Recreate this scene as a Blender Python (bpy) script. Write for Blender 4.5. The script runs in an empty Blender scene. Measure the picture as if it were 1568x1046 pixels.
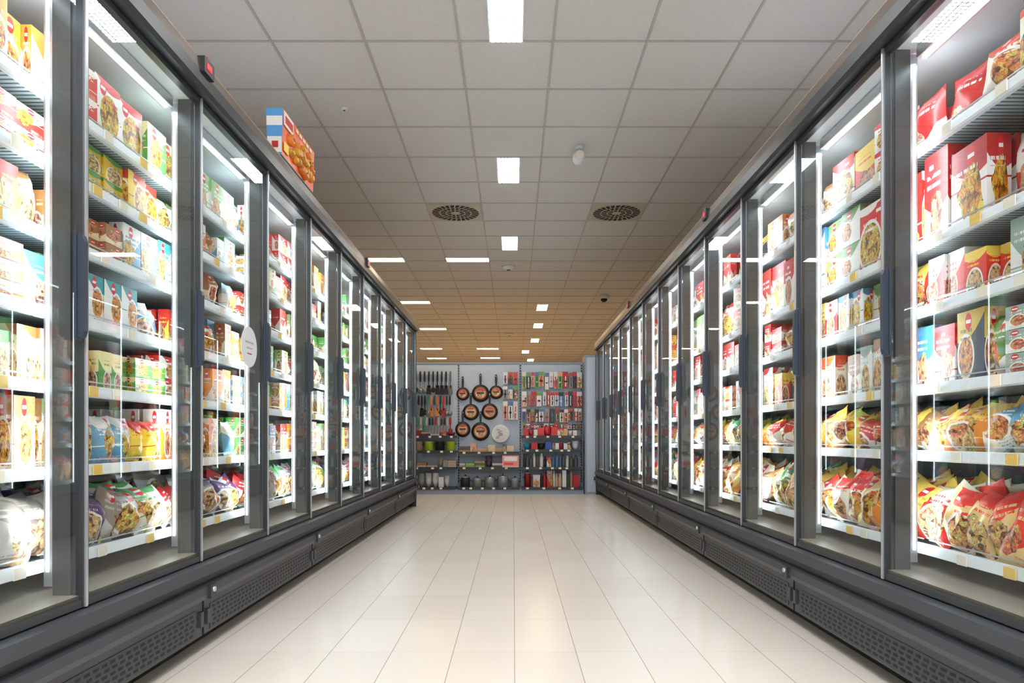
import bpy, bmesh, math, random
from mathutils import Vector
random.seed(7)
K = 0.85          # shop fittings were drafted in units of 0.85 m
sc = bpy.context.scene
try:
    sc.view_settings.view_transform = 'Standard'; sc.view_settings.look = 'None'; sc.view_settings.exposure = 0.0
except Exception as ex: print(ex)

# ------------------------------------------------------------------ materials
def mat(name, col, rough=0.5, metal=0.0, emit=None, es=0.0, spec=None):
    m = bpy.data.materials.new(name); m.use_nodes = True
    b = m.node_tree.nodes['Principled BSDF']
    b.inputs['Base Color'].default_value = (*col, 1)
    b.inputs['Roughness'].default_value = rough
    b.inputs['Metallic'].default_value = metal
    if emit:
        b.inputs['Emission Color'].default_value = (*emit, 1)
        b.inputs['Emission Strength'].default_value = es
    return m

class NT:
    def __init__(s, m):
        s.t = m.node_tree; s.n = s.t.nodes; s.l = s.t.links
    def put(s, sock, v):
        if isinstance(v, bpy.types.NodeSocket): s.l.new(v, sock)
        elif v is not None: sock.default_value = v
    def m(s, op, a, b=None, c=None):
        n = s.n.new('ShaderNodeMath'); n.operation = op
        s.put(n.inputs[0], a); s.put(n.inputs[1], b)
        if c is not None: s.put(n.inputs[2], c)
        return n.outputs[0]
    def v(s, op, a, b=None, scale=None):
        n = s.n.new('ShaderNodeVectorMath'); n.operation = op
        s.put(n.inputs[0], a); s.put(n.inputs[1], b)
        if scale is not None: s.put(n.inputs['Scale'], scale)
        return n.outputs['Value'] if op in ('LENGTH','DISTANCE','DOT_PRODUCT') else n.outputs[0]
    def mix(s, f, a, b):
        n = s.n.new('ShaderNodeMix'); n.data_type = 'RGBA'
        s.put(n.inputs[0], f); s.put(n.inputs[6], a); s.put(n.inputs[7], b)
        return n.outputs[2]
    def noise(s, vec, scale, detail=2, rough=.5):
        n = s.n.new('ShaderNodeTexNoise'); s.put(n.inputs['Vector'], vec)
        n.inputs['Scale'].default_value = scale; n.inputs['Detail'].default_value = detail
        n.inputs['Roughness'].default_value = rough
        return n.outputs[0]
    def attr(s, name):
        n = s.n.new('ShaderNodeAttribute'); n.attribute_name = name; return n.outputs['Color']
    def sep(s, v):
        n = s.n.new('ShaderNodeSeparateXYZ'); s.put(n.inputs[0], v); return n.outputs

def package_mat():
    m = mat('printed_packaging', (1,1,1), 0.38); t = NT(m); b = t.n['Principled BSDF']
    uvn = t.n.new('ShaderNodeUVMap'); uvn.uv_map = 'UVMap'; uv = uvn.outputs[0]
    ca, cb, sd = t.attr('ca'), t.attr('cb'), t.attr('sd')
    sr, sg, sb = t.sep(sd)
    u, v, _ = t.sep(uv)
    off = t.v('SCALE', sd, scale=97.0)
    p = t.v('ADD', uv, off)
    # food photograph: lumpy pieces (voronoi) tinted by a ramp
    vo = t.n.new('ShaderNodeTexVoronoi'); t.put(vo.inputs['Vector'], t.v('ADD', p, (0,0,0))); vo.inputs['Scale'].default_value = 13
    vr,vg,vb = t.sep(vo.outputs['Color'])
    fn = t.m('ADD', t.m('MULTIPLY', t.noise(p, 11, 3, .6), .62), t.m('MULTIPLY', vr, .36))
    fn = t.m('SUBTRACT', fn, t.m('MULTIPLY', vo.outputs['Distance'], .16))
    cr = t.n.new('ShaderNodeValToRGB'); t.put(cr.inputs[0], fn)
    e = cr.color_ramp.elements
    e[0].position = .24; e[0].color = (.09,.02,.008,1); e[1].position = .74; e[1].color = (.93,.80,.5,1)
    for pos, c in ((.34,(.38,.09,.02,1)),(.42,(.72,.26,.04,1)),(.48,(.55,.03,.015,1)),(.55,(.85,.5,.09,1)),(.62,(.17,.30,.04,1)),(.66,(.85,.62,.25,1))):
        k = e.new(pos); k.color = c
    hs = t.n.new('ShaderNodeHueSaturation'); t.put(hs.inputs['Color'], cr.outputs[0])
    t.put(hs.inputs['Hue'], t.m('MULTIPLY_ADD', sg, .06, .485)); t.put(hs.inputs['Saturation'], t.m('MULTIPLY_ADD', sr, .35, .7))
    ctr = t.n.new('ShaderNodeCombineXYZ')
    t.put(ctr.inputs[0], t.m('MULTIPLY_ADD', sb, .5, .25)); t.put(ctr.inputs[1], t.m('MULTIPLY_ADD', sr, .22, .22))
    d = t.v('DISTANCE', uv, ctr.outputs[0])
    wob = t.noise(p, 3.2, 1)
    blob = t.m('GREATER_THAN', sb, .45)
    d2 = t.m('ADD', d, t.m('MULTIPLY', blob, t.m('MULTIPLY_ADD', wob, .45, -.22)))
    R = t.m('MULTIPLY_ADD', sg, .14, .22)
    food = t.m('LESS_THAN', d2, R)
    plate = t.m('MULTIPLY', t.m('LESS_THAN', d, t.m('ADD', R, .05)), t.m('SUBTRACT', 1.0, blob))
    # large colour field: wave, straight or diagonal
    curve = t.m('ADD', t.m('MULTIPLY', t.m('SINE', t.m('MULTIPLY', u, 3.1)), .12), t.m('MULTIPLY', t.m('SUBTRACT', sb, .5), u))
    band = t.m('GREATER_THAN', t.m('ADD', v, curve), t.m('MULTIPLY_ADD', sg, .5, .4))
    c = t.mix(band, ca, cb)
    # thin stripe under the band
    c = t.mix(t.m('MULTIPLY', t.m('LESS_THAN', t.m('ABSOLUTE', t.m('SUBTRACT', v, t.m('MULTIPLY', sr, .5))), .012), t.m('GREATER_THAN', sg, .5)), c, cb)
    c = t.mix(plate, c, (.86,.85,.82,1))
    c = t.mix(food, c, hs.outputs[0])
    # words (two sizes)
    wn = t.noise(t.v('MULTIPLY', p, (1, .02, 1)), 34, 1)
    row = t.m('LESS_THAN', t.m('FRACT', t.m('MULTIPLY_ADD', v, 9.0, sr)), .42)
    zone = t.m('MULTIPLY', t.m('GREATER_THAN', v, .6), t.m('LESS_THAN', v, .78))
    zone = t.m('MULTIPLY', zone, t.m('MULTIPLY', t.m('GREATER_THAN', u, .12), t.m('LESS_THAN', u, t.m('MULTIPLY_ADD', sb, .4, .5))))
    txt = t.m('MULTIPLY', t.m('MULTIPLY', t.m('GREATER_THAN', wn, .47), row), zone)
    wn2 = t.noise(t.v('MULTIPLY', p, (1, .05, 1)), 90, 1)
    row2 = t.m('LESS_THAN', t.m('FRACT', t.m('MULTIPLY', v, 26.0)), .4)
    z2 = t.m('MULTIPLY', t.m('LESS_THAN', v, .14), t.m('MULTIPLY', t.m('GREATER_THAN', u, .08), t.m('LESS_THAN', u, .5)))
    txt = t.m('MAXIMUM', txt, t.m('MULTIPLY', t.m('MULTIPLY', t.m('GREATER_THAN', wn2, .5), row2), z2))
    tc = t.mix(band, cb, ca)
    c = t.mix(txt, c, tc)
    # round maker's badge
    lc = t.n.new('ShaderNodeCombineXYZ'); t.put(lc.inputs[0], t.m('MULTIPLY_ADD', sg, .4, .28)); lc.inputs[1].default_value = .85
    ld = t.v('DISTANCE', uv, lc.outputs[0])
    has = t.m('GREATER_THAN', sr, .45)
    c = t.mix(t.m('MULTIPLY', t.m('LESS_THAN', ld, .12), has), c, (.66,.015,.02,1))
    c = t.mix(t.m('MULTIPLY', t.m('LESS_THAN', t.m('ABSOLUTE', t.m('SUBTRACT', v, .85)), .025), t.m('MULTIPLY', t.m('LESS_THAN', ld, .09), has)), c, (.9,.9,.9,1))
    # small flash bottom right
    fd = t.v('DISTANCE', uv, (.84,.14,0))
    c = t.mix(t.m('MULTIPLY', t.m('LESS_THAN', fd, .08), t.m('GREATER_THAN', sg, .6)), c, (.9,.75,.08,1))
    t.l.new(c, b.inputs['Base Color'])
    return m

def attr_mat(name, rough=.4, metal=0):
    m = mat(name, (1,1,1), rough, metal); t = NT(m)
    t.l.new(t.attr('ca'), t.n['Principled BSDF'].inputs['Base Color']); return m

def glass_mat():
    m = bpy.data.materials.new('door_glass'); m.use_nodes = True; t = NT(m)
    t.n.remove(t.n['Principled BSDF']); out = t.n['Material Output']
    tr = t.n.new('ShaderNodeBsdfTransparent'); tr.inputs[0].default_value = (.96,.985,.985,1)
    gl = t.n.new('ShaderNodeBsdfGlossy'); gl.inputs['Roughness'].default_value = .015
    lw = t.n.new('ShaderNodeLayerWeight'); lw.inputs[0].default_value = .5     # same both sides of the pane
    mx = t.n.new('ShaderNodeMixShader')
    f = t.m('MULTIPLY_ADD', t.m('POWER', lw.outputs['Facing'], 5.0), .62, .09)
    t.l.new(f, mx.inputs[0]); t.l.new(tr.outputs[0], mx.inputs[1]); t.l.new(gl.outputs[0], mx.inputs[2])
    t.l.new(mx.outputs[0], out.inputs[0]); return m

M = {}
M['pack'] = package_mat()
M['attr'] = attr_mat('painted_plastic', .4)
M['metalattr'] = attr_mat('tinted_metal', .3, .6)
M['glass'] = glass_mat()
M['dark'] = mat('anthracite_metal', (.04,.047,.055), .38, .3)
M['dark2'] = mat('anthracite_plinth', (.06,.067,.077), .42, .2)
M['post'] = mat('grey_door_post', (.07,.078,.08), .35, .1)
M['fascia_sheen'] = mat('fascia_painted_sheen', (.13,.10,.085), .35, .2)  # warm reflection on the dark metal fascia, painted in as a brown band
M['black'] = mat('black_gap', (.006,.006,.007), .6)
M['silver'] = mat('brushed_aluminium', (.6,.64,.68), .3, .7)
M['cornice_glow'] = mat('cornice_painted_glow', (.60,.37,.19), .4)  # warm glow on the fascia's top edge, painted in as a tan strip
M['liner'] = mat('freezer_liner', (.05,.08,.09), .5)
M['linerdark'] = mat('freezer_floor', (.26,.24,.20), .35)
M['handle'] = mat('blue_grey_handle', (.03,.045,.075), .35, .1)
M['led'] = mat('cold_white_led', (1,1,1), .5, 0, (.84,.95,1.0), 16)
M['led2'] = mat('cold_white_led_inward', (1,1,1), .5, 0, (.84,.95,1.0), 40)
M['white'] = mat('white_enamel', (.72,.79,.83), .4)
M['labelw'] = mat('price_label', (.85,.82,.7), .5)
M['labely'] = mat('price_label_yellow', (.85,.58,.14), .5)
M['red'] = mat('red_plastic', (.6,.02,.03), .4)
M['redled'] = mat('red_indicator', (.4,.01,.02), .4, 0, (1,.03,.05), .5)

# ribbed shelf
m = mat('ribbed_white_shelf', (.8,.84,.86), .4); t = NT(m)
tc = t.n.new('ShaderNodeTexCoord'); x,y,z = t.sep(tc.outputs['Object'])
rib = t.m('LESS_THAN', t.m('FRACT', t.m('MULTIPLY', y, 45.0)), .4)
t.l.new(t.mix(rib, (.52,.63,.68,1), (.09,.15,.18,1)), t.n['Principled BSDF'].inputs['Base Color']); M['rib'] = m

# ------------------------------------------------------------------ mesh builder
class MB:
    def __init__(s):
        s.v=[]; s.f=[]; s.mi=[]; s.uv=[]; s.ca=[]; s.cb=[]; s.sd=[]; s.mats=[]; s.smooth=[]
    def mid(s, k):
        if k not in s.mats: s.mats.append(k)
        return s.mats.index(k)
    def face(s, pts, m, uv=None, at=None, smooth=False):
        i=len(s.v); s.v+=pts; s.f.append(tuple(range(i,i+len(pts)))); s._fa(len(pts), m, uv, at, smooth)
    def idx(s, ids, m, uv=None, at=None, smooth=False):
        s.f.append(tuple(ids)); s._fa(len(ids), m, uv, at, smooth)
    def _fa(s, n, m, uv, at, smooth):
        s.mi.append(s.mid(m)); s.smooth.append(smooth)
        s.uv += uv if uv else [(0,0),(1,0),(1,1),(0,1)][:n] if n<=4 else [(0,0)]*n
        a = at if at else ((1,1,1),(1,1,1),(0,0,0))
        s.ca += [(*a[0],1)]*n; s.cb += [(*a[1],1)]*n; s.sd += [(*a[2],1)]*n
    def box(s, x0,x1,y0,y1,z0,z1, m, at=None, tf=None):
        P=[(x0,y0,z0),(x1,y0,z0),(x1,y1,z0),(x0,y1,z0),(x0,y0,z1),(x1,y0,z1),(x1,y1,z1),(x0,y1,z1)]
        if tf: P=[tf(p) for p in P]
        i=len(s.v); s.v+=P
        for q in ((3,0,4,7),(1,2,6,5),(0,1,5,4),(2,3,7,6),(4,5,6,7),(3,2,1,0)):
            s.idx([i+k for k in q], m, None, at)
    def prism(s, prof, y0,y1, m, at=None):
        n=len(prof); i=len(s.v)
        s.v+=[(a,y0,z) for a,z in prof]+[(a,y1,z) for a,z in prof]
        for k in range(n):
            j=(k+1)%n; s.idx([i+k,i+j,i+n+j,i+n+k], m, None, at)
        s.idx([i+k for k in range(n)], m, None, at); s.idx([i+n+k for k in reversed(range(n))], m, None, at)
    def lathe(s, c, prof, axis='z', seg=20, m='white', at=None, sx=1, smooth=True):
        i=len(s.v); n=len(prof)
        for r,h in prof:
            for k in range(seg):
                a=2*math.pi*k/seg; p,q=r*math.cos(a)*sx, r*math.sin(a)
                if axis=='z': s.v.append((c[0]+p,c[1]+q,c[2]+h))
                elif axis=='y': s.v.append((c[0]+p,c[1]+h,c[2]+q))
                else: s.v.append((c[0]+h,c[1]+p,c[2]+q))
        for a in range(n-1):
            for k in range(seg):
                j=(k+1)%seg
                s.idx([i+a*seg+k,i+a*seg+j,i+(a+1)*seg+j,i+(a+1)*seg+k], m, None, at, smooth)
        cu=[(.5+.5*math.cos(2*math.pi*k/seg),.5+.5*math.sin(2*math.pi*k/seg)) for k in range(seg)]
        s.idx([i+k for k in range(seg)], m, cu, at)
        s.idx([i+(n-1)*seg+k for k in reversed(range(seg))], m, cu[::-1], at)
    def pillow(s, c, d, at, rot=0, tilt=0, m='pack', nu=10, nv=8):
        """soft sealed bag: d = (thickness, width, height)"""
        i=len(s.v); ph=random.random()*9; fl=random.random()<.5
        cr,sr_=math.cos(rot),math.sin(rot); ct,st=math.cos(tilt),math.sin(tilt)
        for side in (-1,1):
            for a in range(nu+1):
                for b in range(nv+1):
                    u,v=a/nu,b/nv
                    puff=(max(0,math.sin(math.pi*u))**.55)*(max(0,math.sin(math.pi*v))**.5)
                    th=side*d[0]*.5*puff*(1+.28*math.sin(9*u+ph)*math.sin(7*v+ph*2)+.10*math.sin(23*u+ph*3)*math.sin(19*v+ph))
                    w=(u-.5)*d[1]*(1-.08*math.sin(math.pi*v)); h=(v-.5)*d[2]*(1-.06*math.sin(math.pi*u))
                    x,z=th*ct-h*st, th*st+h*ct
                    y=w*cr-z*sr_; z=w*sr_+z*cr
                    s.v.append((c[0]+x,c[1]+y,c[2]+z))
        for q in (0,1):
            o=i+q*(nu+1)*(nv+1)
            for a in range(nu):
                for b in range(nv):
                    k=o+a*(nv+1)+b
                    s.idx([k,k+nv+1,k+nv+2,k+1], m, [(a/nu,b/nv),((a+1)/nu,b/nv),((a+1)/nu,(b+1)/nv),(a/nu,(b+1)/nv)], at, True)
    def build(s, name, parent=None, k=K, recalc=True, mir=None):
        me=bpy.data.meshes.new(name)
        V=s.v
        if mir: sg,x0=mir; V=[(sg*(x0+p[0]),p[1],p[2]) for p in V]
        me.from_pydata([(p[0]*k,p[1]*k,p[2]*k) for p in V],[],s.f)
        for kk in s.mats: me.materials.append(M[kk])
        me.polygons.foreach_set('material_index', s.mi)
        me.polygons.foreach_set('use_smooth', s.smooth)
        uvl=me.uv_layers.new(name='UVMap'); uvl.data.foreach_set('uv',[c for u in s.uv for c in u])
        for nm,d in (('ca',s.ca),('cb',s.cb),('sd',s.sd)):
            a=me.color_attributes.new(nm,'FLOAT_COLOR','CORNER'); a.data.foreach_set('color',[c for u in d for c in u])
        if recalc:
            bm=bmesh.new(); bm.from_mesh(me); bmesh.ops.recalc_face_normals(bm, faces=bm.faces); bm.to_mesh(me); bm.free()
        o=bpy.data.objects.new(name,me); sc.collection.objects.link(o)
        if parent: o.parent=parent
        return o

def empty(name):
    o=bpy.data.objects.new(name,None); sc.collection.objects.link(o); return o

# ------------------------------------------------------------------ room shell (metres)
CZ=3.39; X0,X1,Y0,Y1=-5.2,5.2,-3.2,24.0
def quadobj(name, pts, m):
    b=MB(); M[name+'_m']=m
    b.face(pts,name+'_m'); return b.build(name,k=1,recalc=False)
# floor
m=mat('cream_floor_tiles',(.8,.72,.6),.2); t=NT(m); b=t.n['Principled BSDF']
tcn=t.n.new('ShaderNodeTexCoord'); o=tcn.outputs['Object']; x,y,z=t.sep(o)
TX,TY=.245,.49
fx=t.m('FRACT',t.m('DIVIDE',t.m('ADD',x,10*TX-.005),TX)); fy=t.m('FRACT',t.m('DIVIDE',t.m('ADD',y,10.0),TY))
lx=t.m('LESS_THAN',t.m('ABSOLUTE',t.m('SUBTRACT',fx,.5)),.5-.0062)
ly=t.m('LESS_THAN',t.m('ABSOLUTE',t.m('SUBTRACT',fy,.5)),.5-.0028)
cell=t.n.new('ShaderNodeCombineXYZ')
t.put(cell.inputs[0],t.m('FLOOR',t.m('DIVIDE',t.m('ADD',x,10*TX-.005),TX))); t.put(cell.inputs[1],t.m('FLOOR',t.m('DIVIDE',t.m('ADD',y,10.0),TY)))
wn=t.n.new('ShaderNodeTexWhiteNoise'); t.put(wn.inputs['Vector'],cell.outputs[0])
n1=t.noise(o,60,3,.6)
c=t.mix(wn.outputs[0],(.80,.75,.68,1),(.84,.795,.725,1))
c=t.mix(t.m('MULTIPLY',n1,.2),c,(.75,.69,.61,1))
c=t.mix(ly,(.62,.56,.49,1),c)
c=t.mix(lx,(.38,.33,.28,1),c)
t.l.new(c,b.inputs['Base Color'])
t.put(b.inputs['Roughness'],.27)
bp=t.n.new('ShaderNodeBump'); bp.inputs['Strength'].default_value=.1; bp.inputs['Distance'].default_value=.002
t.put(bp.inputs['Height'],t.m('MULTIPLY',t.noise(o,4,2),.8)); t.l.new(bp.outputs[0],b.inputs['Normal'])
quadobj('floor',[(X0,Y0,0),(X1,Y0,0),(X1,Y1,0),(X0,Y1,0)],m)
# ceiling
m=mat('mineral_fibre_tiles',(.66,.65,.63),.85); t=NT(m); b=t.n['Principled BSDF']
tcn=t.n.new('ShaderNodeTexCoord'); o=tcn.outputs['Object']
n1=t.noise(o,160,2,.7)
t.l.new(t.mix(t.m('GREATER_THAN',n1,.57),(.67,.68,.69,1),(.60,.61,.62,1)),b.inputs['Base Color'])
ceil=quadobj('ceiling',[(X0,Y0,CZ),(X0,Y1,CZ),(X1,Y1,CZ),(X1,Y0,CZ)],m)
M['tbar']=mat('ceiling_t_bar',(.47,.46,.44),.5)
g=MB()
k=-.346-.6*8
while k<X1:
    if k>X0: g.box(k-.008,k+.008,Y0,Y1,CZ-.006,CZ+.01,'tbar')
    k+=.6
k=4.372-.6*12
while k<Y1:
    if k>Y0: g.box(X0,X1,k-.008,k+.008,CZ-.0065,CZ+.01,'tbar')
    k+=.6
g.build('ceiling_grid',parent=ceil,k=1)
wm=mat('painted_wall',(.6,.5,.4),.7)
quadobj('wall_left',[(X0,Y0,0),(X0,Y1,0),(X0,Y1,CZ),(X0,Y0,CZ)],wm)
quadobj('wall_right',[(X1,Y0,0),(X1,Y1,0),(X1,Y1,CZ),(X1,Y0,CZ)],wm)
quadobj('wall_back',[(X0,Y1,0),(X1,Y1,0),(X1,Y1,CZ),(X0,Y1,CZ)],wm)
quadobj('wall_front',[(X0,Y0,0),(X1,Y0,0),(X1,Y0,CZ),(X0,Y0,CZ)],wm)

# ------------------------------------------------------------------ ceiling lights
def panel_mat(name,col,st):
    m=mat(name,(1,1,1),.5,0,col,60); t=NT(m); b=t.n['Principled BSDF']
    tcn=t.n.new('ShaderNodeTexCoord'); x,y,z=t.sep(tcn.outputs['Object'])
    ax=t.m('LESS_THAN',t.m('ABSOLUTE',t.m('SUBTRACT',t.m('FRACT',t.m('MULTIPLY',x,30.0)),.5)),.36)
    ay=t.m('LESS_THAN',t.m('ABSOLUTE',t.m('SUBTRACT',t.m('FRACT',t.m('MULTIPLY',y,30.0)),.5)),.36)
    t.put(b.inputs['Emission Strength'],t.m('MULTIPLY_ADD',t.m('MULTIPLY',ax,ay),st,.6)); return m
M['panel']=panel_mat('louvred_light',(1,.98,.95),72)
M['panelw']=panel_mat('louvred_warm_light',(1,.74,.45),70)
def light_panel(cx,cy,across=False):
    w,l=(.1,.295) if not across else (.295,.1)
    b=MB(); b.box(-w-.008,w+.008,-l-.003,l+.003,-.012,0,'white'); b.face([(-w,-l,-.0135),(-w,l,-.0135),(w,l,-.0135),(w,-l,-.0135)],'panelw' if cy>9 else 'panel')
    o=b.build('ceiling_light_panel',k=1,recalc=False); o.location=(cx,cy,CZ)
for yy in (-3.13+2.4*1-.0, 1.67, 4.07, 6.47, 8.87): light_panel(-.046,yy)
for xx,yy in ((.554,13.2),(.554,15.3),(.554,17.6),(.35,19.9),(.55,22.0)): light_panel(xx,yy)
for xx,yy in ((-1.846,9.68),(-.646,9.68),(-1.846,12.7),(-1.846,15.75),(-.72,19.2),(-2.3,19.2),(-2.4,21.5),(-.72,21.4),
              (2.954,4.6),(-3.046,4.6),(2.954,9.4),(-3.0,1.0),(3.0,1.0)): light_panel(xx,yy,True)

def area(name,loc,size,sy,power,col,rot=(0,0,0)):
    l=bpy.data.lights.new(name,'AREA'); l.shape='RECTANGLE'; l.size=size; l.size_y=sy; l.energy=power; l.color=col
    o=bpy.data.objects.new(name,l); o.location=loc; o.rotation_euler=rot; sc.collection.objects.link(o); return o
area('front_fill_light',(0,-1.2,CZ-.03),2.0,1.6,235,(.97,.98,1))  # added fill overhead behind the camera, brightens the foreground
for sx in (-1,1): area('freezer_top_uplight_fill',(sx*1.78,1.4,2.42),.5,7.0,16,(.91,.95,1),(math.pi,0,0))  # added uplight, hidden on the freezer roofs to lift the front ceiling
area('warm_ceiling_fill',(-.3,14.0,1.5),4.0,2.5,8,(1,.45,.12),(math.pi,0,0))  # two unseen fills added behind the shelving to warm the far ceiling
area('warm_ceiling_fill',(-.3,19.0,1.5),4.0,4.0,14,(1,.36,.07),(math.pi,0,0))

# air diffusers
for cx in (-.646,1.154):
    b=MB(); b.box(-.292,.292,-.292,.292,-.01,0,'tbar'); M['diffp']=M.get('diffp') or mat('diffuser_plate',(.55,.50,.44),.5)
    b.box(-.285,.285,-.285,.285,-.014,-.0101,'diffp')
    for r0,r1,n in ((.055,.10,10),(.112,.17,18),(.182,.262,26)):
        for q in range(n):
            a=2*math.pi*q/n; da=2*math.pi/n*.36; tw=.22
            pts=[(r0*math.cos(a-da),r0*math.sin(a-da)),(r1*math.cos(a-da+tw*.3),r1*math.sin(a-da+tw*.3)),
                 (r1*math.cos(a+da+tw*.3),r1*math.sin(a+da+tw*.3)),(r0*math.cos(a+da),r0*math.sin(a+da))]
            b.face([(p[0],p[1],-.0155) for p in pts],'black')
    b.lathe((0,0,-.02),[(.03,0),(.035,.008)],seg=20,m='diffp')
    o=b.build('ceiling_air_diffuser',k=1); o.location=(cx,7.67,CZ)
# spot lamp, detectors, cameras
b=MB(); b.lathe((0,0,-.03),[(.03,0),(.04,.03)],m='white'); b.lathe((0,0,-.07),[(.012,0),(.012,.045)],m='white',seg=10)
b.lathe((0,-.07,-.1),[(.02,-.0),(.045,.01),(.055,.06),(.05,.11),(.03,.14)],axis='y',m='white')
b.lathe((0,-.075,-.1),[(.035,0),(.035,.012)],axis='y',m='labelw')
o=b.build('ceiling_spotlight',k=1); o.location=(.57,5.95,CZ)
for nm,cx,cy,r in (('smoke_detector',-1.3,5.27,.03),('ceiling_speaker',-.07,10.1,.1),('smoke_detector',-1.0,13.7,.06),('ceiling_speaker',-.1,16.5,.1),('smoke_detector',-2.05,12.3,.06),('smoke_detector',-1.0,17.5,.05)):
    b=MB(); b.lathe((0,0,-r*.5),[(r*.45,0),(r*.7,r*.1),(r,r*.35),(r,r*.5)],m='white'); b.lathe((0,0,-r*.53),[(r*.3,0),(r*.3,r*.05)],m='black',seg=12)
    o=b.build(nm,k=1); o.location=(cx,cy,CZ)
b=MB(); b.lathe((0,0,-.07),[(.075,0),(.08,.02),(.08,.07)],m='white'); b.lathe((0,0,-.125),[(.01,0),(.035,.01),(.055,.03),(.06,.055)],m='black')
o=b.build('dome_security_camera',k=1); o.location=(1.6,12.1,CZ)

# ------------------------------------------------------------------ freezers
PITCH=.867
PAL_L=[((.85,.8,.62),(.06,.34,.06)),((.85,.85,.83),(.03,.15,.45)),((.82,.5,.02),(.06,.3,.05)),((.75,.2,.02),(.85,.8,.7)),((.88,.86,.82),(.62,.03,.02)),
       ((.08,.32,.06),(.85,.8,.4)),((.87,.64,.05),(.6,.03,.02)),((.82,.85,.86),(.05,.35,.4)),((.8,.7,.5),(.35,.15,.05)),((.15,.4,.62),(.88,.88,.86)),((.86,.85,.8),(.8,.3,.03)),
       ((.86,.87,.86),(.4,.55,.6)),((.8,.84,.84),(.15,.4,.15)),((.7,.78,.8),(.08,.28,.5)),((.86,.84,.78),(.3,.5,.2)),((.62,.04,.03),(.86,.82,.7))]
PAL_R=[((.88,.87,.85),(.62,.015,.015)),((.66,.02,.015),(.88,.87,.85)),((.87,.86,.84),(.45,.02,.02)),((.85,.8,.66),(.7,.08,.02)),((.88,.87,.85),(.15,.32,.1)),
       ((.85,.86,.86),(.5,.3,.2)),((.86,.82,.75),(.5,.2,.06)),((.06,.07,.1),(.7,.5,.1)),((.7,.04,.02),(.85,.6,.1)),((.85,.86,.86),(.05,.2,.4)),((.8,.82,.8),(.3,.4,.35))]
PAL_BL=[((.45,.47,.5),(.06,.05,.12)),((.12,.06,.16),(.6,.6,.65)),((.7,.68,.6),(.1,.3,.1)),((.5,.5,.48),(.3,.25,.2)),((.1,.12,.2),(.6,.6,.62)),((.8,.8,.78),(.5,.03,.03))]
PAL_BR=[((.9,.55,.03),(.85,.7,.1)),((.85,.6,.25),(.8,.05,.03)),((.7,.02,.02),(.9,.8,.6)),((.9,.86,.75),(.7,.05,.03)),((.88,.85,.7),(.1,.35,.6)),((.75,.25,.03),(.9,.6,.1)),((.8,.7,.5),(.05,.3,.1)),((.85,.8,.7),(.6,.3,.1))]
def rnd3(): return (random.random(),random.random(),random.random())
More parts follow.
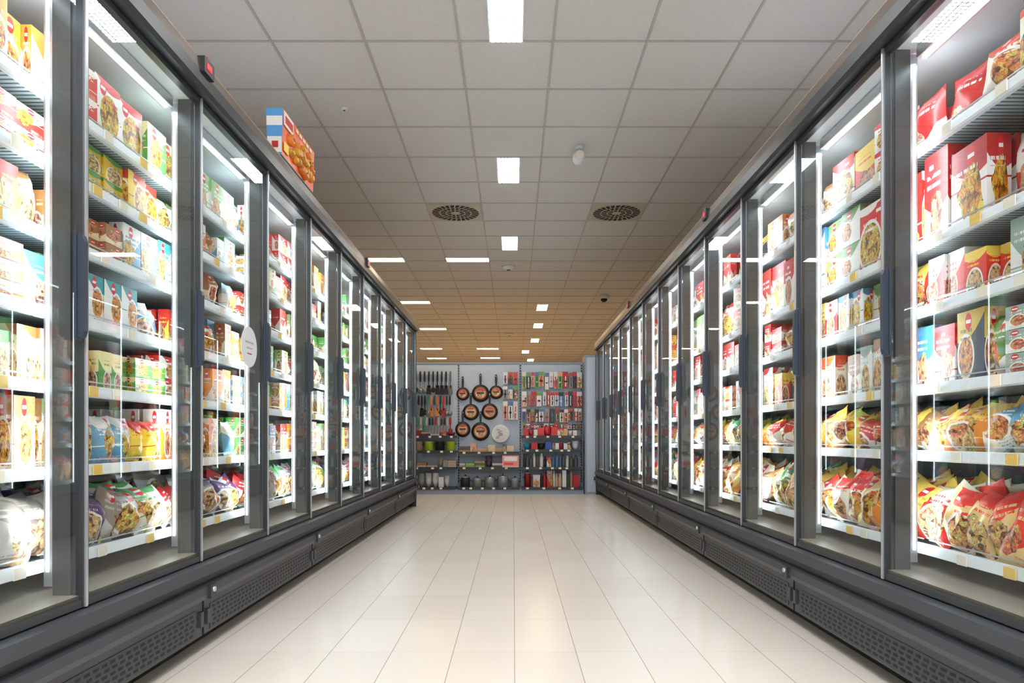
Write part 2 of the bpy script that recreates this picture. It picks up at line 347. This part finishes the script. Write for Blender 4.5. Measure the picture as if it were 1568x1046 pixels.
def freezer(side, face, ylist, shelves, pal, bagshelves, bagpal):
    root=empty('glass_door_freezer'); mir=(side,face); ya,yb=ylist[0],ylist[-1]
    c=MB()
    c.box(.92,1.0,ya,yb,.1,2.7,'dark'); c.box(.80,.915,ya,yb,.46,2.58,'liner')
    for y0,y1 in ((ya-.06,ya),(yb,yb+.06)):
        c.box(-.03,1.0,y0,y1,.0,2.72,'dark')
    c.box(.0,.79,ya,yb,.43,.47,'linerdark'); c.box(.03,.79,ya,yb,2.58,2.66,'white')
    c.box(-.035,1.0,ya-.06,yb+.06,2.60,2.70,'dark')
    c.prism([(-.058,2.668),(-.052,2.72),(-.025,2.755),(.0,2.755),(.0,2.668)],ya-.06,yb+.06,'fascia_sheen')
    c.prism([(-.022,2.756),(-.022,2.762),(.01,2.79),(.08,2.80),(.12,2.80),(.12,2.756)],ya-.06,yb+.06,'cornice_glow')
    c.prism([(-.045,2.595),(-.06,2.61),(-.06,2.667),(-.05,2.667),(.0,2.667),(.0,2.595)],ya-.06,yb+.06,'dark')
    c.prism([(.0,.425),(-.045,.415),(-.055,.37),(-.015,.36),(-.015,.325),(-.055,.318),(-.062,.285),(-.055,.262),(-.02,.255),(-.02,.085),(.02,.08),(.9,.08),(.9,.425)],ya-.06,yb+.06,'dark2')
    c.box(.09,.9,ya-.05,yb+.05,0,.08,'black')
    c.build('cabinet',root,mir=mir)
    g=MB()
    yj=[y for i,y in enumerate(ylist) if (i-5)%2==0]
    edges=sorted(set([ya]+yj+[yb]))
    for a,b_ in zip(edges[:-1],edges[1:]):
        if b_-a<.3: continue
        a2,b2=a+.09,b_-.09; n=int((b2-a2)/.05)
        g.box(-.023,-.02,a2-.02,b2+.02,.095,.215,'dark')
        for r in range(5):
            for q in range(n):
                yy=a2+(b2-a2)*(q+(.25 if r%2 else 0))/n; zz=.105+r*.0215
                g.face([(-.0238,yy,zz),(-.0238,yy+.032,zz),(-.0238,yy+.032,zz+.012),(-.0238,yy,zz+.012)],'black')
        g.box(-.024,-.019,b_-.004,b_+.004,.085,.255,'black')
        g.box(-.034,-.018,b_-.05,b_-.02,.13,.2,'dark2'); g.box(-.034,-.018,b_+.02,b_+.05,.13,.2,'dark2')
        g.box(-.072,-.05,b_-.03,b_+.03,.262,.322,'dark'); g.lathe((-.074,b_,.30),[(.012,-.005),(.012,.012)],axis='x',seg=10,m='silver')
    g.build('ventilation_grille',root,mir=mir)
    d=MB(); gl=MB(); h=MB()
    for a,b_ in zip(ylist[:-1],ylist[1:]):
        d.box(-.012,.022,a+.006,a+.017,.43,2.59,'silver'); d.box(-.010,.022,a+.017,a+.022,.43,2.59,'dark'); d.box(-.012,.022,b_-.014,b_-.006,.43,2.59,'dark')
        d.box(-.010,.022,a+.022,b_-.014,2.565,2.59,'dark'); d.box(-.010,.022,a+.022,b_-.014,.43,.455,'dark')
        d.box(-.018,.02,b_-.005,b_+.005,.43,2.59,'silver')
        gl.face([(.0,a+.02,.45),(.0,b_-.012,.45),(.0,b_-.012,2.57),(.0,a+.02,2.57)],'glass')
        hy=b_-.045
        h.prism([(-.036,1.34),(-.042,1.36),(-.042,1.66),(-.036,1.68),(-.012,1.685),(-.012,1.335)],hy-.010,hy+.012,'handle')
        h.prism([(-.012,1.33),(-.02,1.33),(-.02,1.69),(-.012,1.69)],hy-.016,hy+.016,'handle')
    d.build('door_frames',root,mir=mir); gl.build('door_glass',root,mir=mir,recalc=False); h.build('door_handles',root,mir=mir)
    p=MB(); e=MB()
    for yy in ylist:
        p.box(.03,.09,yy-.014,yy+.014,.47,2.58,'post'); p.box(.091,.120,yy-.014,yy+.014,.5,2.56,'silver')
        if yy>ya: e.face([(.102,yy-.0150,.55),(.112,yy-.0150,.55),(.112,yy-.0150,2.52),(.102,yy-.0150,2.52)],'led')
        if yy<yb: e.face([(.102,yy+.0150,.55),(.112,yy+.0150,.55),(.112,yy+.0150,2.52),(.102,yy+.0150,2.52)],'led')
        e.face([(.121,yy-.012,.55),(.121,yy+.012,.55),(.121,yy+.012,2.52),(.121,yy-.012,2.52)],'led2')
    for a,b_ in zip(ylist[:-1],ylist[1:]):
        p.box(.10,.15,a+.04,b_-.04,2.53,2.575,'silver'); e.face([(.117,a+.05,2.525),(.135,a+.05,2.525),(.135,b_-.05,2.525),(.117,b_-.05,2.525)],'led')
    p.build('door_posts',root,mir=mir); e.build('led_strips',root,mir=mir,recalc=False)
    s=MB(); l=MB()
    for z in shelves:
        s.box(.17,.74,ya+.02,yb-.02,z-.014,z,'rib')
        for a,b_ in zip(ylist[:-1],ylist[1:]):
            s.prism([(.152,z-.03),(.142,z-.026),(.152,z+.014),(.162,z+.014),(.17,z-.01),(.17,z-.03)],a+.006,b_-.006,'white')
            s.box(.163,.167,a+.02,b_-.02,z+.028,z+.033,'silver')
            yy=a+.06+random.random()*.12
            while yy<b_-.12:
                l.box(.1365,.1405,yy,yy+.055,z-.028,z+.010,'labely' if random.random()<.3 else 'labelw')
                yy+=random.uniform(.14,.36)
    for yy in ylist: s.box(.74,.79,yy-.03,yy+.03,.5,2.56,'liner')
    s.build('shelves',root,mir=mir); l.build('price_labels',root,mir=mir)
    P=MB(); zs=sorted(shelves); tops=zs+[2.50]
    for si,z in enumerate(zs):
        clear=tops[si+1]-z-.035
        yy=ya+.04
        if si in bagshelves:
            while yy<yb-.1:
                w=random.uniform(.11,.16); hh=min(clear*random.uniform(.7,.95),.27); n=random.choice((1,2,2,3))
                col=random.choice(bagpal)
                for q in range(n):
                    if yy>yb-.12: break
                    r3=rnd3()
                    for dd in range(3):
                        P.pillow((.245+dd*.13+random.uniform(-.02,.02), yy+w*.5, z+.01+hh*.45*random.uniform(.9,1.05)+dd*.01), (random.uniform(.10,.15),w*1.35,hh*random.uniform(.85,1.1)), (col[0],col[1],r3), random.uniform(-.4,.4), random.uniform(-.5,.0))
                    yy+=w*.85
            continue
        while yy<yb-.14:
            if random.random()<.03: yy+=random.uniform(.03,.09); continue
            w=random.uniform(.08,.155) if side<0 else random.uniform(.09,.18); hh=clear*random.uniform(.72,.98); col=random.choice(pal); r3=rnd3()
            if si==len(zs)-1: w=random.uniform(.11,.19); hh=clear*random.uniform(.82,.98)
            if side>0 and si>=3 and random.random()<.5: col=random.choice((pal[0],pal[1],pal[2],pal[0]))
            if side>0 and si>=4: w=random.uniform(.15,.25)
            n=random.choice((1,1,1,2,2,3))
            stack = 2 if (random.random()<.2 and clear>.2) else 1
            if stack==1 and w<.12 and random.random()<.15: stack=3; w*=1.5
            kind=random.random()
            for q in range(n):
                if yy+w>yb-.04: break
                lx=.178+random.choice((0,0,0,.01,.03,.06)); dep=random.uniform(.05,.09)
                if kind<.18:
                    for dd in range(2): P.pillow((lx+.05+dd*.13,yy+w*.5,z+.01+hh*.47),(.09,w*1.04,hh*.98),(col[0],col[1],r3),random.uniform(-.08,.08),random.uniform(-.12,.02))
                else:
                    th=random.uniform(-.04,.04)
                    for dd in range(3):
                        x0=lx+dd*(dep+.02)+ (0 if dd<2 else .08)
                        for st in range(stack):
                            z0=z+.001+st*hh/stack
                            P.box(x0,x0+dep,yy+.001,yy+w-.001,z0,z0+hh/stack-.002,'pack',(col[0],col[1],r3),
                                  tf=lambda p,y_=yy,t_=th:(p[0]+(p[1]-y_)*t_,p[1],p[2]))
                yy+=w+random.choice((0,.002,.006))
    P.build('frozen_food_packages',root,mir=mir)
    return root
yl=[2.335+PITCH*i for i in range(-4,10)]
yr=[2.795+PITCH*i for i in range(-4,12)]
frL=freezer(-1,1.47,yl,[2.21,1.97,1.72,1.45,1.19,.89,.57],PAL_L,(0,),PAL_BL)
frR=freezer(1,1.52,yr,[2.20,1.80,1.53,1.21,.94,.56],PAL_R,(0,1),PAL_BR)

for side,face,yy,pr in ((-1,1.47,3.15,frL),(-1,1.47,6.62,frL),(1,1.52,5.2,frR),(1,1.52,8.7,frR)):
    b=MB(); b.box(-.075,-.035,yy-.05,yy+.05,2.665,2.735,'dark'); b.box(-.078,-.0751,yy-.03,yy+.02,2.685,2.715,'redled'); b.box(-.07,-.04,yy-.01,yy+.01,2.735,2.75,'red')
    b.build('temperature_alarm_display',pr,mir=(side,face))
# round sticker on left door
M['grey']=mat('grey_print',(.4,.44,.48),.5)
b=MB(); b.lathe((-.006,3.80,1.51),[(.112,-.001),(.112,.002)],axis='x',seg=40,m='white',smooth=False)
b.box(-.0085,-.0072,3.74,3.86,1.53,1.54,'grey'); b.box(-.0085,-.0072,3.76,3.84,1.50,1.508,'grey'); b.box(-.0085,-.0072,3.77,3.83,1.47,1.476,'red')
b.build('round_door_sticker',frL,mir=(-1,1.47))
# snack box on top of left freezer
b=MB(); at=((.78,.13,.012),)*2+((0,0,0),); sky=((.1,.38,.8),)*2+((0,0,0),)
ZB=2.806
P=[(.0,4.35,ZB),(.09,4.35,ZB),(.09,5.03,ZB),(.0,5.03,ZB),(-.01,4.35,3.10),(.1,4.35,3.10),(.1,5.03,3.10),(-.01,5.03,3.10)]
b.v+=P
b.idx([0,3,7,4],'attr',None,at); b.idx([2,1,5,6],'attr',None,at); b.idx([1,0,4,5],'attr',None,sky); b.idx([3,2,6,7],'attr',None,sky)
b.idx([4,7,6,5],'attr',None,at); b.idx([0,1,2,3],'attr',None,sky)
W1=((.9,.93,.96),(1,1,1),(0,0,0))
b.box(.0,.09,4.345,4.349,2.82,2.92,'attr',W1); b.box(-.004,.095,4.345,4.349,2.99,3.05,'attr',W1); b.box(.02,.06,4.342,4.3445,2.85,2.89,'red')
b.box(-.015,-.010,4.36,4.54,3.0,3.09,'attr',((.9,.88,.8),)*2+((0,0,0),)); b.box(-.0175,-.0151,4.38,4.52,3.02,3.065,'red')
b.box(-.010,-.006,4.37,4.46,2.84,2.90,'attr',((.9,.65,.05),)*2+((0,0,0),))
for q in range(30):
    yy=4.50+random.random()*.48; zz=2.845+random.random()*.13*(1 if yy<4.65 else 1.35); r=random.uniform(.018,.034)
    b.lathe((-.012,yy,zz),[(r*.55,-.018),(r*.9,-.012),(r,.0),(r,.008)],axis='x',seg=10,m='attr',at=((random.uniform(.55,.85),random.uniform(.16,.38),.02),)*2+((0,0,0),),sx=random.uniform(.8,1.9))
for q in range(5): b.box(-.014,-.011,4.60+q*.075,4.65+q*.075,3.06,3.083,'attr',((.9,.85,.6),)*2+((0,0,0),))
b.build('snack_display_box',mir=(-1,1.47),recalc=False)

# ------------------------------------------------------------------ kitchenware wall
M['gpanel']=mat('pale_grey_back_panel',(.50,.60,.74),.5)
M['gshelf']=mat('charcoal_shelf',(.04,.045,.055),.4,.2)
M['gpost']=mat('grey_side_panel',(.30,.36,.45),.5)
YP=12.80
def C(c): return (c,c,(0,0,0))
root=empty('kitchenware_shelving')
g=MB()
g.box(-2.15,1.30,YP,YP+.06,.0,2.42,'gpanel'); g.box(-2.15,1.30,YP-.02,YP+.08,2.40,2.43,'gpost')
for xx in (-2.15,-1.02,.13,1.27):
    g.box(xx-.018,xx+.018,YP-.025,YP,.0,2.41,'gpost')
    for q in range(44): g.face([(xx-.009,YP-.0255,.2+q*.05),(xx+.009,YP-.0255,.2+q*.05),(xx+.009,YP-.0255,.23+q*.05),(xx-.009,YP-.0255,.23+q*.05)],'black')
g.box(-2.15,1.27,12.40,YP,.0,.09,'gpost')
g.build('back_panel',root)
g=MB(); secs={0:(-2.13,-1.04),1:(-1.0,.11),2:(.15,1.25)}
SH={0:[1.05,.78,.48,.12],1:[.76,.48,.12],2:[1.05,.80,.48,.12]}
for k,zs in SH.items():
    a,b_=secs[k]
    for z in zs:
        yf=12.38 if z<.2 else 12.45
        g.box(a,b_,yf,YP-.026,z-.025,z,'gshelf'); g.box(a,b_,yf-.012,yf-.001,z-.035,z+.012,'gshelf')
        xx=a+.08
        while xx<b_-.1: g.box(xx,xx+.05,yf-.015,yf-.0125,z-.028,z+.006,'labelw'); xx+=random.uniform(.12,.3)
g.build('shelf_boards',root)
# goods that stand on the shelves
BC=[(.8,.8,.8)]*3+[(.55,.02,.04),(.05,.05,.06),(.75,.35,.25),(.7,.7,.75),(.6,.04,.08),(.3,.3,.33),(.1,.2,.4),(.15,.35,.1),(.03,.03,.035),(.5,.08,.06)]
g=MB()
def shelfbox(x,z,w,h,c,dep=.2,m='attr'):
    g.box(x,x+w,12.49,12.49+dep,z,z+h,m,(c,random.choice(BC),rnd3()))
def bowl(x,z,r,h,c,n=1):
    for k in range(n): g.lathe((x+r,12.6,z+k*h*.35),[(r*.45,0),(r*.8,h*.4),(r,h),(r*.93,h),(r*.5,h*.35)],m='attr',at=C(c),seg=16)
def bottle(x,z,r,h,c): g.lathe((x+r,12.58,z),[(r*.95,0),(r,.01),(r,h*.7),(r*.6,h*.82),(r*.6,h),(r*.5,h)],m='attr',at=C(c),seg=14)
def fill(a,b_,z,hm,kinds,cols):
    x=a
    while x<b_-.12:
        k=random.choice(kinds); c=random.choice(cols); w=random.uniform(.06,.13)
        if k=='box': shelfbox(x,z,w,hm*random.uniform(.6,1),c,.2,'pack' if random.random()<.4 else 'attr'); x+=w+.004
        elif k=='bowl': bowl(x,z,w*.6,hm*.6,c,random.choice((1,2,3))); x+=w*1.2+.005
        elif k=='flat':
            for q in range(random.choice((1,2,3))): shelfbox(x,z+q*hm*.2,w*1.6,hm*.18,random.choice(cols))
            x+=w*1.6+.01
        elif k=='bottle': bottle(x,z,w*.33,hm*random.uniform(.7,1),c); x+=w*.68
DC=[(.03,.03,.035),(.1,.1,.11),(.5,.5,.5)]
fill(-2.1,-1.05,1.051,.12,('box','bowl','flat'),DC+[(.2,.02,.02)])
fill(-2.1,-1.05,.481,.22,('box','bowl','flat','box'),DC+[(.4,.15,.05),(.3,.3,.28),(.5,.4,.3)])
fill(-2.1,-1.05,.121,.25,('bowl','bowl','box'),[(.8,.8,.78),(.7,.7,.7),(.3,.31,.33)])
fill(-.98,.1,.761,.18,('flat','flat','box'),[(.7,.35,.1),(.6,.4,.2),(.1,.1,.1),(.7,.6,.4)])
fill(-.98,-.2,.481,.2,('flat','bowl','flat'),[(.3,.5,.1),(.6,.6,.6),(.5,.3,.1),(.1,.1,.1)])
fill(.18,1.24,1.051,.17,('box','box','bowl'),[(.7,.06,.06),(.85,.8,.78),(.6,.03,.06),(.8,.45,.3)])
fill(.18,1.24,.801,.2,('bowl','box','box'),[(.03,.1,.4),(.6,.02,.03),(.8,.8,.8),(.02,.3,.5),(.02,.02,.02)])
fill(.18,1.24,.481,.26,('box','bottle','bottle'),[(.03,.03,.03),(.8,.8,.8),(.1,.1,.1),(.1,.2,.35)])
fill(.36,1.24,.121,.32,('bottle','box','bottle'),[(.03,.03,.03),(.5,.02,.03),(.8,.8,.8),(.7,.45,.3)])
g.build('assorted_kitchenware',root)
def pot(x,y,z,r,h,col,metal=True,lid=True,name='cooking_pot'):
    b=MB(); mm='metalattr' if metal else 'attr'
    b.lathe((x,y,z),[(r*.9,0),(r,.01),(r,h),(r*1.04,h+.004)],m=mm,at=C(col),seg=22)
    if lid:
        b.lathe((x,y,z+h+.005),[(r*1.0,0),(r*.8,.02),(r*.2,.032)],m=mm,at=C((.45,.47,.5)),seg=22); b.lathe((x,y,z+h+.037),[(.012,0),(.016,.02)],m='black',seg=10)
    for sgn in (-1,1): b.box(x+sgn*r-.005 if sgn>0 else x-r-.025,x+r+.025 if sgn>0 else x-r+.005,y-.03,y+.03,z+h*.7,z+h*.7+.014,'black')
    b.build(name,root)
for (x,r,h,c) in ((-.88,.085,.17,(.1,.1,.12)),(-.66,.085,.14,(.6,.6,.62)),(-.43,.1,.16,(.6,.6,.62)),(-.19,.105,.18,(.55,.56,.6)),(.03,.08,.14,(.6,.6,.62)),(.26,.06,.24,(.4,.03,.03))):
    pot(x,12.55,.121,r,h,c)
for x,z,c in ((-1.95,.781,(.5,.3,.2)),(-1.75,.781,(.5,.3,.2)),(-1.55,.781,(.45,.6,.05)),(-1.35,.781,(.02,.02,.02)),(-1.15,.781,(.5,.65,.04))):
    pot(x,12.6,z,.085,.17,c,False,False,'colander')
b=MB(); b.box(-.2,.1,12.405,12.41,.5,.7,'attr',C((.8,.3,.28))); b.box(-.17,.07,12.40,12.404,.6,.68,'attr',C((.85,.8,.78))); b.box(-.17,.0,12.40,12.404,.53,.57,'attr',C((.7,.05,.05)))
b.box(-.2,.1,12.411,12.437,.49,.5,'silver'); b.build('promotion_sign',root)
g=MB(); g.box(1.30,1.52,12.42,12.95,0,2.52,'gpost'); g.box(1.33,1.49,12.415,12.42,.04,2.48,'gpanel'); g.build('grey_side_column')

def pan(x,z,r,plate=False):
    b=MB(); yb=YP-.03
    if plate:
        b.lathe((x,yb,z),[(r*.5,-.0),(r,-.035),(r*.97,-.04),(r*.6,-.012)],axis='y',seg=28,m='white')
        for q in range(7):
            xx=x-r*.5+random.random()*r*.6; b.box(xx,xx+r*.35,yb-.05,yb-.045,z-r*.5+q*r*.15,z-r*.44+q*r*.15,'attr',C(random.choice([(.4,.02,.02),(.05,.05,.07),(.2,.2,.25)])))
        b.build('decorated_plate'); return
    b.lathe((x,yb,z),[(r*.7,-.045),(r*.78,-.05),(r,-.004),(r*1.02,0),(r*.96,-.006),(r*.82,-.0)],axis='y',seg=30,m='attr',at=C((.012,.012,.014)))
    b.lathe((x,yb-.051,z),[(r*.70,0),(r*.70,-.003)],axis='y',seg=30,m='attr',at=C(random.choice([(.6,.26,.1),(.5,.15,.05),(.7,.42,.2)])),smooth=False)
    b.lathe((x,yb-.055,z),[(r*.55,0),(r*.55,-.002)],axis='y',seg=24,m='pack',at=((.8,.6,.4),(.5,.1,.05),rnd3()),smooth=False)
    b.box(x-r*.45,x+r*.45,yb-.061,yb-.058,z-r*.1,z+r*.12,'attr',C((.06,.04,.03)))
    # long handle pointing up, with hanging hook
    hp=[(x-.016,z+r*.9),(x+.016,z+r*.9),(x+.022,z+r+.10),(x+.02,z+r+.19),(x,z+r+.21),(x-.02,z+r+.19),(x-.022,z+r+.10)]
    b.prism(hp,yb-.03,yb-.012,'attr',C((.015,.015,.017)))
    b.lathe((x,yb-.035,z+r+.17),[(.008,0),(.008,.055)],axis='y',seg=8,m='silver')
    b.build('frying_pan')
for p in ((-.94,1.84,.12),(-.61,1.85,.16),(-.32,1.87,.125),(-.79,1.50,.15),(-.44,1.51,.15),(-.94,1.18,.14),(-.61,1.14,.17)): pan(*p)
pan(-.24,1.10,.17,True)
u=MB()
def utensil(x,zt,L,kind,col):
    y=YP-.05
    u.lathe((x,y-.05,zt),[(.004,0),(.004,.074)],axis='y',seg=6,m='silver')
    u.prism([(x-.014,zt+.01),(x+.014,zt+.01),(x+.02,zt-L*.35),(x+.013,zt-L*.45),(x-.013,zt-L*.45),(x-.02,zt-L*.35)],y-.01,y+.005,'attr',C(col))
    u.box(x-.009,x+.009,y-.006,y+.002,zt-L*.72,zt-L*.44,'metalattr',C((.3,.3,.32)) if kind%2 else C(col))
    if kind==0: u.prism([(x-.032,zt-L*.60),(x+.032,zt-L*.60),(x+.042,zt-L),(x-.042,zt-L)],y-.006,y+.002,'attr',C(col))
    elif kind==1: u.lathe((x,y-.03,zt-L*.84),[(.015,0),(.042,.01),(.05,.03),(.048,.032)],axis='y',seg=14,m='metalattr',at=C((.25,.25,.27)))
    elif kind==2: u.lathe((x,y-.01,zt-L*.80),[(.038,0),(.052,.008),(.038,.014)],axis='y',seg=12,m='attr',at=C(col),sx=.8)
    elif kind==3: u.prism([(x-.018,zt-L*.45),(x+.028,zt-L*.5),(x+.026,zt-L*.9),(x-.018,zt-L)],y-.004,y+.0,'metalattr',C((.35,.35,.37)))
DK=[(.012,.012,.014)]*6+[(.03,.03,.035),(.15,.15,.16)]
for zt,L,st,ks,cols in ((2.25,.42,.08,(0,1,2,2,0),DK),(1.80,.38,.058,(0,1,2,3,0),DK+[(.5,.02,.03),(.6,.6,.6),(.05,.2,.15),(.6,.2,.03)]),(1.39,.30,.055,(3,3,2,0),[(.4,.02,.03),(.02,.02,.02),(.02,.02,.02),(.5,.5,.5),(.05,.25,.1)])):
    x=-2.05
    while x<-1.13: utensil(x,zt,L,random.choice(ks),random.choice(cols)); x+=st
u.build('hanging_kitchen_utensils')
b=MB()
def blister(x,zt,w,h):
    y=YP-.06; c=random.choice(BC); c2=random.choice(BC)
    pk=random.random()<.4; r3=rnd3()
    for dd in range(3):
        b.box(x-w/2,x+w/2,y-.015*dd-.003,y-.015*dd,zt-h,zt,'pack' if pk else 'attr',(c,c2,r3))
    yy=y-.036
    b.box(x-w/2,x+w/2,yy,yy+.002,zt-h*.25,zt-.004,'attr',C(c2))
    b.lathe((x,yy-.012,zt-h*.62),[(w*.12,0),(w*.3,.012)],axis='y',seg=10,m='attr',at=C(random.choice(DK+BC)),sx=1)
    b.box(x-.009,x+.009,yy-.01,yy,zt-h*.93,zt-h*.3,'attr',C(random.choice(DK+BC)))
    b.lathe((x,yy-.03,zt-.012),[(.003,0),(.003,.09)],axis='y',seg=6,m='silver')
for zt,h in ((2.24,.32),(1.88,.29),(1.56,.26),(1.28,.1)):
    x=.2
    while x<1.24:
        w=random.choice((.06,.07,.09)); blister(x,zt+random.uniform(-.01,.01),w,h*random.uniform(.85,1)); x+=w+.012
for zt,h in ((2.24,.22),(1.98,.24),(1.70,.34)):
    for x in (-.15,-.055,.04): blister(x,zt,.082,h)
b.build('blister_packed_kitchen_gadgets')

# ------------------------------------------------------------------ world + camera
w=bpy.data.worlds.new('world'); sc.world=w; w.use_nodes=True
w.node_tree.nodes['Background'].inputs[0].default_value=(.6,.65,.7,1); w.node_tree.nodes['Background'].inputs[1].default_value=.3
cam=bpy.data.cameras.new('camera'); cam.sensor_width=36; cam.lens=24.1; cam.shift_x=-.0013; cam.shift_y=.0952; cam.clip_start=.02
co=bpy.data.objects.new('camera',cam); co.location=(0,0,.85); co.rotation_euler=(math.pi/2,0,0); sc.collection.objects.link(co); sc.camera=co
